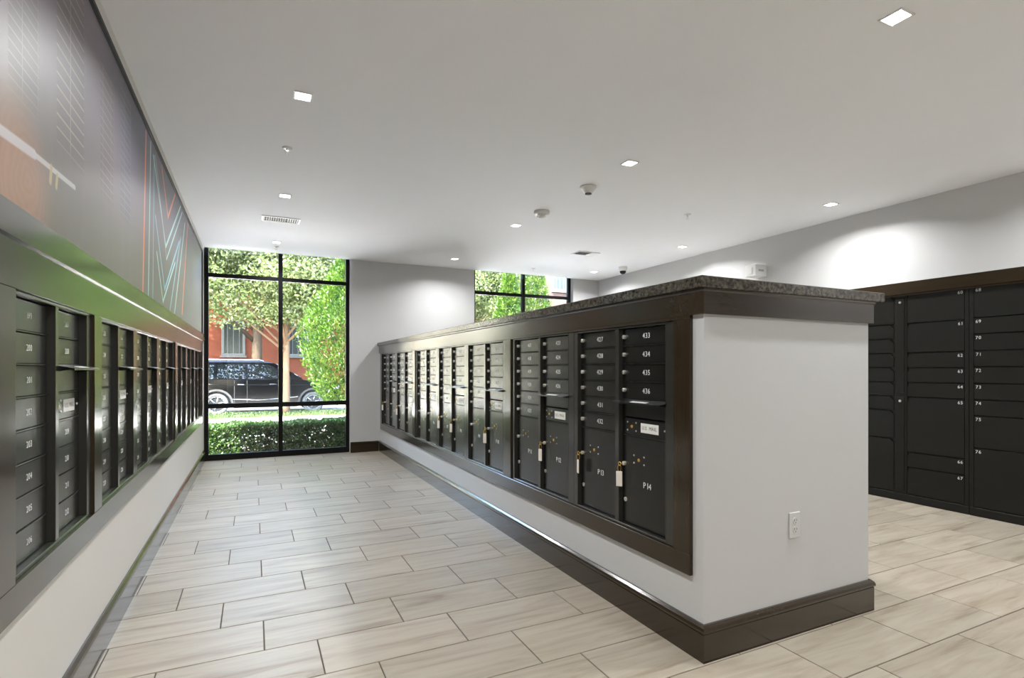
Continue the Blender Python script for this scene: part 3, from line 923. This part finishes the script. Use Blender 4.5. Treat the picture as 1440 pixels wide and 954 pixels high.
# ---- outlet on the island end
M['outlet'] = simple('outlet_plastic', (0.58, 0.58, 0.57), 0.35)
t = empty('power_outlet', (2.341, IY0, 0.520)); props(t, 'white duplex power outlet on the short end of the island', 'outlet')
MB().bbox(-0.038, 0.038, -0.007, -0.0003, -0.062, 0.062, 0.003).obj('cover_plate', M['outlet'], t)
for z in (0.021, -0.021):
    s = MB().cyl((0,-0.007,z), (0,-1,0), 0.0165, 0.003, 18).obj('socket', M['outlet'], t)
    h = MB().box(-.0085,-.0060,-.0105,-.0098,z-.002,z+.009).box(.0060,.0085,-.0105,-.0098,z-.001,z+.008).cyl((0,-.0098,z-.008),(0,-1,0),.0026,.0008,8)
    h.obj('pin_holes', M['slot'], s)
MB().cyl((0,-0.007,0), (0,-1,0), 0.003, 0.0015, 8).obj('screw', M['nickel'], t)

# ================================================================== OUTSIDE
rng = np.random.default_rng(7)
GZ = -0.15                                    # sidewalk level
STREET = -0.25
def ground(name, x0, x1, y0, y1, z0, z1, mat):
    return props(MB().box(x0, x1, y0, y1, z0, z1).obj(name, mat), kind='structure')
M['mulch'] = simple('mulch', (0.09, 0.07, 0.055), 0.95, bump=0.6, bscale=40, var=0.4, vscale=30, spec=0.04)
M['concrete'] = simple('sidewalk_concrete', (0.52, 0.48, 0.45), 0.85, var=0.06, vscale=3)
M['asphalt'] = simple('asphalt', (0.12, 0.115, 0.11), 0.9, var=0.1, vscale=8, spec=0.04)
M['soil_grass'] = simple('turf_soil', (0.035, 0.05, 0.015), 0.95, var=0.3, vscale=5, spec=0.04)
ground('floor_planting_bed', -9, 16, YB+0.22, 10.6, -0.5, GZ+0.02, M['mulch'])
ground('floor_sidewalk', -12, 30, 10.6, 17.3, -0.5, GZ, M['concrete'])  # near part added behind the hedge to bounce more sunlight indoors
ground('floor_verge', -12, 30, 17.3, 19.35, -0.5, GZ, M['soil_grass'])
ground('trim_3', -12, 30, 19.35, 19.5, -0.5, GZ, M['concrete'])
ground('floor_street', -14, 34, 19.5, 23.8, -0.6, STREET, M['asphalt'])
ground('floor_far_verge', -14, 34, 23.8, 27.2, -0.6, GZ, M['soil_grass'])

def leaf_mat(name, c0, c1, c2, trans=0.35, scale=9.0):
    m = bpy.data.materials.new(name); m.use_nodes = True
    nt = m.node_tree; nt.nodes.clear(); L = nt.links.new
    o = N(nt, 'ShaderNodeOutputMaterial'); d = N(nt, 'ShaderNodeBsdfDiffuse'); tr = N(nt, 'ShaderNodeBsdfTranslucent')
    g = N(nt, 'ShaderNodeBsdfGlossy', Roughness=0.4)
    tc = N(nt, 'ShaderNodeTexCoord'); no = N(nt, 'ShaderNodeTexNoise', Scale=scale, Detail=3.0)
    L(tc.outputs['Object'], no.inputs['Vector'])
    rp = N(nt, 'ShaderNodeValToRGB'); e = rp.color_ramp.elements
    e[0].position = .33; e[0].color = (*c0, 1); e[1].position = .68; e[1].color = (*c2, 1); x = e.new(.5); x.color = (*c1, 1)
    L(no.outputs['Fac'], rp.inputs['Fac'])
    L(rp.outputs['Color'], d.inputs['Color']); L(rp.outputs['Color'], tr.inputs['Color'])
    mx = N(nt, 'ShaderNodeMixShader'); mx.inputs['Fac'].default_value = trans
    L(d.outputs[0], mx.inputs[1]); L(tr.outputs[0], mx.inputs[2])
    m2 = N(nt, 'ShaderNodeMixShader'); m2.inputs['Fac'].default_value = 0.015
    L(mx.outputs[0], m2.inputs[1]); L(g.outputs[0], m2.inputs[2]); L(m2.outputs[0], o.inputs['Surface'])
    return m
M['leaf_tree'] = leaf_mat('tree_leaf', (0.02743,0.04266,0.009141), (0.05485,0.07313,0.02133), (0.09141,0.1066,0.0518), .40, 3.5)
M['leaf_hedge'] = leaf_mat('hedge_leaf', (0.009141,0.02285,0.006094), (0.01981,0.04266,0.009141), (0.03656,0.06703,0.01371), .3, 12)
M['leaf_arbor'] = leaf_mat('arbor_leaf', (0.009141,0.0259,0.002438), (0.02285,0.0518,0.003656), (0.04875,0.08227,0.006094), .35, 6)
M['grass'] = leaf_mat('grass_blade', (0.01828,0.03352,0.007618), (0.03352,0.0518,0.01524), (0.0518,0.07009,0.02743), .3, 3)
M['bark'] = simple('bark', (0.075, 0.05, 0.031), 0.9, bump=0.8, bscale=25, var=0.3, vscale=12, spec=0.04)
M['bark_dark'] = simple('dark_bark', (0.03, 0.022, 0.015), 0.9, bump=0.8, bscale=25, var=0.3, vscale=12, spec=0.04)

def leaves(name, pts, size, aspect, mat, parent, up=0.0, bend=0.25, outward=None):
    """one mesh of small folded leaves at the given points"""
    n = len(pts); pts = np.asarray(pts)
    d = rng.normal(size=(n,3)); d[:,2] += up
    if outward is not None: d += outward
    d /= np.linalg.norm(d, axis=1)[:,None]
    q = rng.normal(size=(n,3)); s = np.cross(d, q); s /= np.linalg.norm(s, axis=1)[:,None]
    nn = np.cross(d, s)
    L = (size*(0.65+0.7*rng.random(n)))[:,None]; w = L*aspect*0.5
    a = pts; b = pts + d*L*0.5 + s*w + nn*L*bend*0.2; c = pts + d*L; e = pts + d*L*0.5 - s*w + nn*L*bend*0.2
    V = np.stack([a,b,c,e], 1).reshape(-1,3)
    F = np.arange(n*4).reshape(n,4)
    me = bpy.data.meshes.new(name)
    me.vertices.add(n*4); me.vertices.foreach_set('co', V.ravel())
    me.loops.add(n*4); me.loops.foreach_set('vertex_index', F.ravel())
    me.polygons.add(n); me.polygons.foreach_set('loop_start', np.arange(0, n*4, 4)); 
    me.materials.append(mat); me.update(); me.validate()
    o = bpy.data.objects.new(name, me); o['kind'] = 'stuff'
    return link(o, parent)

def blob_points(blobs, n, shell=0.55):
    out = []
    vol = np.array([b[3]*b[4]*b[5] for b in blobs])**0.75; vol /= vol.sum()
    for b, f in zip(blobs, vol):
        k = max(4, int(n*f)); d = rng.normal(size=(k,3)); d /= np.linalg.norm(d, axis=1)[:,None]
        r = shell + (1-shell)*rng.random(k)
        out.append(np.array(b[:3]) + d*r[:,None]*np.array(b[3:6]))
    return np.concatenate(out)

def tree(loc, trunk_h, trunk_r, crown_c, crown_r, n_blob, n_leaf, label, bark, size=0.15, branches=7, seed=1, lean=0.0):
    rd = random.Random(seed)
    t = empty('street_tree', loc); props(t, label, 'tree', 'street trees')
    top = Vector((lean, 0, trunk_h))
    MB().tube([(0,0,-0.02),(lean*.1,0,trunk_h*.12),(lean*.5,0,trunk_h*.55),tuple(top),(lean*1.4,0,trunk_h*1.6)], [trunk_r*1.35,trunk_r,trunk_r*.9,trunk_r*.8,trunk_r*.35], 12).obj('trunk', M[bark], t)
    for k in range(branches):
        an = 2*math.pi*k/branches + rd.uniform(-.3,.3)
        ln = rd.uniform(.5,.9)
        e = Vector((crown_c[0] + crown_r[0]*.75*math.cos(an)*ln, crown_c[1] + crown_r[1]*.75*math.sin(an)*ln, crown_c[2] + rd.uniform(-.55,.2)*crown_r[2]))
        s = Vector((lean*.9, 0, trunk_h*rd.uniform(.8,1.1)))
        mid = s.lerp(e, .5) + Vector((rd.uniform(-.25,.25), rd.uniform(-.25,.25), rd.uniform(.0,.3)))
        MB().tube([tuple(s), tuple(mid), tuple(e)], [trunk_r*.42, trunk_r*.26, trunk_r*.08], 8).obj('branch', M[bark], t)
    blobs = []
    for k in range(n_blob):
        d = Vector((rd.gauss(0,1), rd.gauss(0,1), rd.gauss(0,1))).normalized() * rd.uniform(.25,.85)
        r = rd.uniform(.22,.40)
        blobs.append((crown_c[0]+d.x*crown_r[0], crown_c[1]+d.y*crown_r[1], crown_c[2]+d.z*crown_r[2], r*crown_r[0], r*crown_r[1], r*crown_r[2]*.8))
    leaves('foliage', blob_points(blobs, n_leaf, .35), size, 0.55, M['leaf_tree'], t)
    return t
tree((0.93, 18.55, GZ), 2.3, 0.105, (-0.6, -0.4, 4.9), (4.6, 2.6, 2.75), 46, 75000, 'leafy street tree with slim pale trunk growing in the grass verge', 'bark', 0.10, 8, 3)
tree((7.0, 18.5, GZ), 2.4, 0.11, (0, -0.3, 4.6), (2.6, 2.6, 2.7), 38, 50000, 'leafy street tree on the verge outside the window behind the countertop', 'bark', 0.10, 7, 9)
tree((-9.4, 18.5, GZ), 2.4, 0.11, (0, -0.3, 4.8), (3.0, 2.6, 2.9), 36, 22000, 'added unseen street tree beyond the mailbox wall, for greenery in door reflections', 'bark', 0.17, 7, 13)  # out of view, added so the island doors reflect greenery
tree((0.12, 25.0, GZ), 3.0, 0.23, (-0.8, -0.2, 6.2), (5.0, 1.4, 3.4), 40, 36000, 'broad tree with thick trunk behind the parked car', 'bark_dark', 0.15, 9, 5)

# ---- hedge shrubs below the tall window
def shrub(x, y, w, d, h, label, n=15000):
    t = empty('hedge_shrub', (x, y, GZ+0.02)); props(t, label, 'shrub', 'low hedge shrubs outside the tall window')
    st = MB()
    for k in range(7):
        a = 2*math.pi*k/7
        st.tube([(0.03*math.cos(a),0.03*math.sin(a),-.01),(w*.18*math.cos(a),d*.18*math.sin(a),h*.45),(w*.33*math.cos(a),d*.33*math.sin(a),h*.85)], [.010,.007,.003], 6)
    st.obj('stems', M['bark_dark'], t)
    u = rng.random((n,3)); P = np.empty((n,3))
    r = rng.random(n)
    P[:,0] = (u[:,0]-.5)*w; P[:,1] = (u[:,1]-.5)*d; P[:,2] = h*(0.10 + 0.90*u[:,2]**0.9)
    k = int(n*.35)                                    # clipped top
    P[:k,2] = h*(0.93 + 0.09*rng.random(k) + 0.03*np.sin(P[:k,0]*9))
    P[k:2*k,1] = np.where(rng.random(k) < .75, -1, 1)*d*(.44+.08*rng.random(k))
    leaves('foliage', P, 0.040, 0.6, M['leaf_hedge'], t, up=0.5)
for x, y, w, h, lb in ((-1.36, 9.55, 0.94, .50, 'clipped green hedge shrub at the corner beyond the mailbox wall'),
                       (-0.36, 9.55, 1.00, .52, 'widest clipped green hedge shrub outside the tall window'),
                       (0.590, 9.60, 0.89, .51, 'clipped green hedge shrub behind the window mullion'),
                       (1.40, 9.60, 0.68, .53, 'clipped green hedge shrub in front of the conical evergreen')):
    shrub(x, y, w, 0.62, h, lb)

# ---- conical evergreens
def arbor(x, y, rad, h, zb, label, n=34000):
    t = empty('conical_evergreen', (x, y, GZ+0.02)); props(t, label, 'evergreen', 'conical evergreens outside the windows')
    for k in range(4):
        a = 2*math.pi*k/4 + .4
        MB().tube([(0.05*math.cos(a),0.05*math.sin(a),-.01),(.10*math.cos(a),.10*math.sin(a),zb),(.20*math.cos(a),.20*math.sin(a),h*.45),(.06*math.cos(a),.06*math.sin(a),h*.75)], [.030,.026,.016,.006], 7).obj('stem', M['bark_dark'], t)
    z = rng.random(n)**0.85
    prof = np.interp(z, [0,.08,.28,.44,.60,.78,1.0], [.50,.76,1.0,.92,.64,.30,.03])
    a = rng.random(n)*2*math.pi
    lump = 1 + .10*np.sin(a*5 + z*11) + .08*np.sin(a*9 - z*23)
    r = rad*prof*lump*(0.62 + 0.38*rng.random(n)**.5)
    P = np.stack([r*np.cos(a), r*np.sin(a), zb + z*(h-zb)], 1)
    out = np.stack([np.cos(a), np.sin(a), np.zeros(n)], 1)*0.9
    leaves('foliage', P, 0.070, 0.34, M['leaf_arbor'], t, up=1.5, outward=out)
arbor(1.78, 11.15, 0.95, 4.3, 0.72, 'bright green conical evergreen seen at the edge of the tall window')
arbor(5.30, 11.2, 0.44, 4.2, 0.55, 'slim bright green evergreen seen behind the countertop beside the mullion', 16000)
arbor(6.40, 12.1, 0.50, 5.4, 0.6, 'tall bright green evergreen seen behind the countertop next to pale house', 20000)
arbor(-2.35, 11.2, 0.85, 4.2, 0.6, 'added unseen evergreen beyond the mailbox wall, for green reflections in island doors', 18000)  # added outside the view to put green into the island door reflections

# ---- grass blades on the verge
n = 16000
P = np.stack([-5 + 14*rng.random(n), 17.35 + 1.95*rng.random(n), np.full(n, GZ)], 1)
gb = leaves('verge_grass', P, 0.075, 0.22, M['grass'], None, up=2.2)
props(gb, 'short sunlit grass of the verge beside the street', 'grass', kind='stuff')

# ---- brick house across the street
def brick_mat(name, c1, c2, mortar):
    m, nt, b = new_mat(name)
    tc = N(nt, 'ShaderNodeTexCoord'); mp = N(nt, 'ShaderNodeMapping'); mp.inputs['Rotation'].default_value = (R(90), 0, 0)
    nt.links.new(tc.outputs['Object'], mp.inputs['Vector'])
    br = N(nt, 'ShaderNodeTexBrick', Scale=4.0)
    br.inputs['Color1'].default_value = (*c1,1); br.inputs['Color2'].default_value = (*c2,1); br.inputs['Mortar'].default_value = (*mortar,1)
    br.inputs['Mortar Size'].default_value = .012; br.inputs['Brick Width'].default_value = .8; br.inputs['Row Height'].default_value = .28
    nt.links.new(mp.outputs[0], br.inputs['Vector']); nt.links.new(br.outputs['Color'], b.inputs['Base Color'])
    b.inputs['Roughness'].default_value = .85
    b.inputs['Specular IOR Level'].default_value = .03
    return m
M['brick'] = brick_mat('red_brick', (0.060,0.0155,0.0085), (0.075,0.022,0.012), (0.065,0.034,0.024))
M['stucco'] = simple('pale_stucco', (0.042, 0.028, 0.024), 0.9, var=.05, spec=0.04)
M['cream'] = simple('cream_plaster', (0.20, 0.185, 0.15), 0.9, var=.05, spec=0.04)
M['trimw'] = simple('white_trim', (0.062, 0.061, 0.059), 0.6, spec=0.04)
M['pane_far'] = simple('far_glass', (0.013, 0.016, 0.016), 0.15, spec=.15)
M['curtain'] = simple('curtain', (0.42, 0.46, 0.44), 0.8)
def house(name, x0, x1, y, h, mat, wins, label, cat='building', z0=STREET):
    t = empty(name, ((x0+x1)/2, y, z0)); props(t, label, cat)
    cx = (x0+x1)/2
    MB().box(x0-cx, x1-cx, 0, 6.0, 0, h).obj('wall', M[mat], t)
    MB().bbox(x0-cx-.15, x1-cx+.15, -.25, 6.1, h, h+.30, .03).obj('cornice', M['trimw'], t)
    for (a, b, c, d) in wins:
        a, b, c, d = a-cx, b-cx, c-z0, d-z0
        w = MB()
        for q in ((a,b,c,c+.11),(a,b,d-.11,d),(a,a+.11,c+.11,d-.11),(b-.11,b,c+.11,d-.11)): w.bbox(q[0],q[1],-.07,.02,q[2],q[3],.01)
        w.bbox(a-.06,b+.06,-.13,.02,c-.07,c,.01)
        wo = w.obj('window', M['trimw'], t)
        MB().box(a+.11,b-.11,-.03,-.005,c+.11,d-.11).obj('pane', M['pane_far'], wo)
        nb = MB()
        for k in range(1, 4):
            xx = a + (b-a)*k/4; nb.box(xx-.015, xx+.015, -.045, -.03, c+.11, d-.11)
        nb.obj('glazing_bar', M['trimw'], wo)
    return t
yb = 27.2
wins = []
for k in range(0, 4):
    xa = -1.30 + 2.70*k
    wins += [(xa, xa+.95, 1.85, 3.45), (xa, xa+.95, 4.9, 6.5)]
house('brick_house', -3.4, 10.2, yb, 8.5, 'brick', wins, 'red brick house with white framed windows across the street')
house('added_cream_house', -17, -4.0, 26.9, 8.0, 'cream', [(-15.6+2.9*k, -14.4+2.9*k, z, z+1.5) for k in range(4) for z in (1.6, 4.8)], 'added unseen cream house beyond the brick one, for reflections in the island doors')  # never seen directly, added as a pale reflection for the island doors
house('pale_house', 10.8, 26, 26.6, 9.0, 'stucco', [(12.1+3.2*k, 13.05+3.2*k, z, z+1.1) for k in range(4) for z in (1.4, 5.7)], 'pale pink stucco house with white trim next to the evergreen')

# ---- parked black car, front towards +x
M['car'] = simple('black_car_paint', (0.0008, 0.0009, 0.0012), 0.10, spec=.14)
M['cargl'] = simple('tinted_glass', (0.003, 0.004, 0.0045), 0.02, spec=.5)
M['clad'] = simple('grey_cladding', (0.03, 0.029, 0.028), 0.55, spec=0.04)
M['tyre'] = simple('tyre_rubber', (0.03, 0.03, 0.03), 0.75)
M['alloy'] = simple('alloy_rim', (0.14, 0.14, 0.135), 0.35, metal=.9)
M['chrome'] = simple('chrome', (0.35, 0.35, 0.35), 0.12, metal=1.0)
M['headl'] = simple('headlamp', (0.3, 0.32, 0.33), 0.1)
M['taill'] = simple('taillamp', (0.45, 0.02, 0.02), 0.15)
def car(x_rear_axle, y_near):
    WB, WR, WID = 2.97, 0.36, 1.95
    t = empty('parked_car', (x_rear_axle, y_near, STREET)); props(t, 'black sport utility car parked along the street behind the tree', 'car')
    def arch(cx, r, a0=180, a1=0, n=11):
        return [(cx + r*math.cos(R(a0+(a1-a0)*k/(n-1))), WR + r*math.sin(R(a0+(a1-a0)*k/(n-1)))) for k in range(n)]
    # lower body side outline, x forward, from rear bumper bottom round
    low = [(-0.93,0.32)] + [(-0.46,0.28)] + arch(0.0,0.45) + [(0.50,0.24),(WB-0.50,0.24)] + arch(WB,0.45) + [(WB+0.46,0.28),(WB+0.86,0.30),(WB+0.93,0.45),(WB+0.93,0.80),(WB+0.86,0.98),(WB+0.30,1.08),(WB-0.42,1.14),(1.2,1.16),(-0.2,1.19),(-0.86,1.20),(-0.98,1.02),(-1.00,0.55)]
    def loft(poly, offs):
        """poly outline at several depths: offs list of (y, shrink, mat)"""
        n = len(poly); mb = MB(); vs = []
        cx = sum(p[0] for p in poly)/n; cz = sum(p[1] for p in poly)/n
        for y, s in offs: vs += [(cx+(p[0]-cx)*s, y, cz+(p[1]-cz)*s) for p in poly]
        fs = []
        for j in range(len(offs)-1):
            fs += [(j*n+k, (j+1)*n+k, (j+1)*n+(k+1)%n, j*n+(k+1)%n) for k in range(n)]
        fs += [tuple(range(n)), tuple((len(offs)-1)*n+k for k in range(n-1,-1,-1))]
        mb.add(vs, fs); return mb
    body = loft(low, [(0.03,0.985),(0.0,1.0),(WID,1.0),(WID+0.03-0.06,0.985)][:0] or [(0.0,0.985),(0.035,1.0),(WID-0.035,1.0),(WID,0.985)])
    body.obj('body', M['car'], t)
    # shoulder crease strip catching the sky
    sh = MB().tube([(-0.95,0.010,1.02),(0.2,0.0,1.0),(1.6,0.0,0.98),(WB+0.3,0.012,0.97),(WB+0.85,0.05,0.92)], [.018]*5, 8); sh.obj('shoulder_line', M['car'], t)
    # greenhouse: outline at the belt and at the roof
    belt = [(-0.90,1.18),(WB-0.40,1.13)]
    z0, z1 = 1.15, 1.72
    base = [(-0.93,0.06),(WB-0.30,0.06),(WB-0.30,WID-0.06),(-0.93,WID-0.06)]
    roof = [(-0.72,0.24),(1.72,0.24),(1.72,WID-0.24),(-0.72,WID-0.24)]
    gh = MB().add([(x,y,z0) for x,y in base]+[(x,y,z1) for x,y in roof], [(0,1,5,4),(1,2,6,5),(2,3,7,6),(3,0,4,7),(0,3,2,1)])
    gh.add([(x,y,z1) for x,y in roof]+[(-0.5,0.34,1.79),(1.35,0.34,1.80),(1.35,WID-.34,1.80),(-0.5,WID-.34,1.79)], [(0,1,5,4),(1,2,6,5),(2,3,7,6),(3,0,4,7),(4,5,6,7)])
    gh.obj('cabin', M['car'], t)
    # side windows lying on the sloping cabin side
    def side(x, z):
        k = (z-z0)/(z1-z0); return (x, 0.06 + k*0.18 - 0.006, z)
    for a, b, c, d in ((-0.74,-0.10,-0.06,-0.60),(0.02,0.84,0.80,0.02),(0.93,2.22,1.62,0.89)):
        pts = [(a,1.20),(b,1.19),(c,1.66),(d,1.66)]
        g = MB(); f0 = [side(x,z) for x,z in pts]; f1 = [(x,y+.02,z) for x,y,z in f0]
        g.add(f0+f1, [(0,1,2,3),(7,6,5,4),(0,4,5,1),(1,5,6,2),(2,6,7,3),(3,7,4,0)]); g.obj('side_window', M['cargl'], t)
    ws = MB().add([(WB-.36,.14,1.19),(WB-.36,WID-.14,1.19),(1.80,WID-.28,1.68),(1.80,.28,1.68)], [(0,1,2,3)])
    wv = [(p[0]+.012, p[1], p[2]+.012) for p in ws.v]
    MB().add(ws.v+wv, [(0,1,2,3),(7,6,5,4),(0,4,5,1),(1,5,6,2),(2,6,7,3),(3,7,4,0)]).obj('windshield', M['cargl'], t)
    rb = MB().tube([(-0.62,0.27,1.76),(-0.55,0.27,1.83),(1.25,0.27,1.83),(1.40,0.27,1.78)], [.018]*4, 8).obj('roof_rail', M['chrome'], t)
    MB().tube([(-0.62,WID-.27,1.76),(-0.55,WID-.27,1.83),(1.25,WID-.27,1.83),(1.40,WID-.27,1.78)], [.018]*4, 8).obj('roof_rail', M['chrome'], t)
    # wheel-arch and sill cladding
    for cx in (0.0, WB):
        o, i = arch(cx, 0.50), arch(cx, 0.435)
        mb = MB(); n = len(o)
        v = [(x,-.012,z) for x,z in o] + [(x,-.012,z) for x,z in i] + [(x,.03,z) for x,z in o] + [(x,.03,z) for x,z in i]
        f = []
        for k in range(n-1): f += [(k,k+1,n+k+1,n+k),(2*n+k,3*n+k,3*n+k+1,2*n+k+1),(k,2*n+k,2*n+k+1,k+1),(n+k,n+k+1,3*n+k+1,3*n+k)]
        mb.add(v, f); mb.obj('arch_cladding', M['clad'], t)
    MB().bbox(0.50, WB-0.50, -0.012, 0.04, 0.22, 0.36, .01).obj('sill_cladding', M['clad'], t)
    MB().tube([(0.48,-.008,0.52),(1.3,-.012,0.47),(WB-0.5,-.008,0.56)], [.014]*3, 8).obj('door_moulding', M['chrome'], t)
    for x in (0.62, 1.58): MB().bbox(x, x+.20, -.035, .0, 0.985, 1.015, .01).obj('door_handle', M['chrome'], t)
    for x in (0.52, 0.90, 2.22): MB().box(x-.004, x+.004, -.002, .02, 0.36, 1.14).obj('door_seam', M['slot'], t)
    mi = MB().bbox(2.06, 2.22, -.20, -.04, 1.12, 1.28, .03); mi.bbox(2.10, 2.18, -.06, .08, 1.12, 1.17, .01); mi.obj('side_mirror', M['car'], t)
    MB().bbox(WB+.62, WB+.90, -.006, .30, 0.80, 0.93, .03).obj('headlight', M['headl'], t)
    MB().bbox(-1.00, -.80, -.006, .20, 0.88, 1.10, .03).obj('tail_light', M['taill'], t)
    # dark inner wells close the arches behind the wheels
    for cx in (0.0, WB): MB().bbox(cx-0.46, cx+0.46, 0.28, WID-0.28, 0.26, 0.83, .02).obj('wheel_well', M['tyre'], t)
    # wheels
    for cx in (0.0, WB):
        for y, s in ((0.03, 1), (WID-0.03, -1)):
            w = MB()
            prof = [(0.255,0.0),(0.335,0.0),(0.36,0.03),(0.36,0.20),(0.335,0.23),(0.255,0.23)]
            seg = 28; v = []; f = []
            for r, yy in prof:
                for k in range(seg):
                    a = 2*math.pi*k/seg; v.append((cx+r*math.cos(a), y+s*yy, WR+r*math.sin(a)))
            for j in range(len(prof)):
                jn = (j+1) % len(prof)
                for k in range(seg): f.append((j*seg+k, j*seg+(k+1)%seg, jn*seg+(k+1)%seg, jn*seg+k))
            w.add(v, f, 0, True); wo = w.obj('wheel', M['tyre'], t)
            rm = MB().cyl((cx, y+s*.10, WR), (0,s,0), 0.256, 0.02, 28, 1)
            for k in range(20):
                a0, a1 = 2*math.pi*k/20, 2*math.pi*(k+1)/20
                rm.tube([(cx+.245*math.cos(a0), y+s*.01, WR+.245*math.sin(a0)), (cx+.245*math.cos(a1), y+s*.01, WR+.245*math.sin(a1))], [.014,.014], 6)
            for k in range(6):
                a = 2*math.pi*k/6 + .3
                rm.tube([(cx+.03*math.cos(a), y+s*.02, WR+.03*math.sin(a)), (cx+.24*math.cos(a), y+s*.015, WR+.24*math.sin(a))], [.030,.022], 6)
            rm.cyl((cx, y+s*.04, WR), (0,-s,0), 0.05, 0.04, 14)
            rm.obj('rim', [M['alloy'], M['tyre']], wo)
    return t
car(-1.10, 19.95)
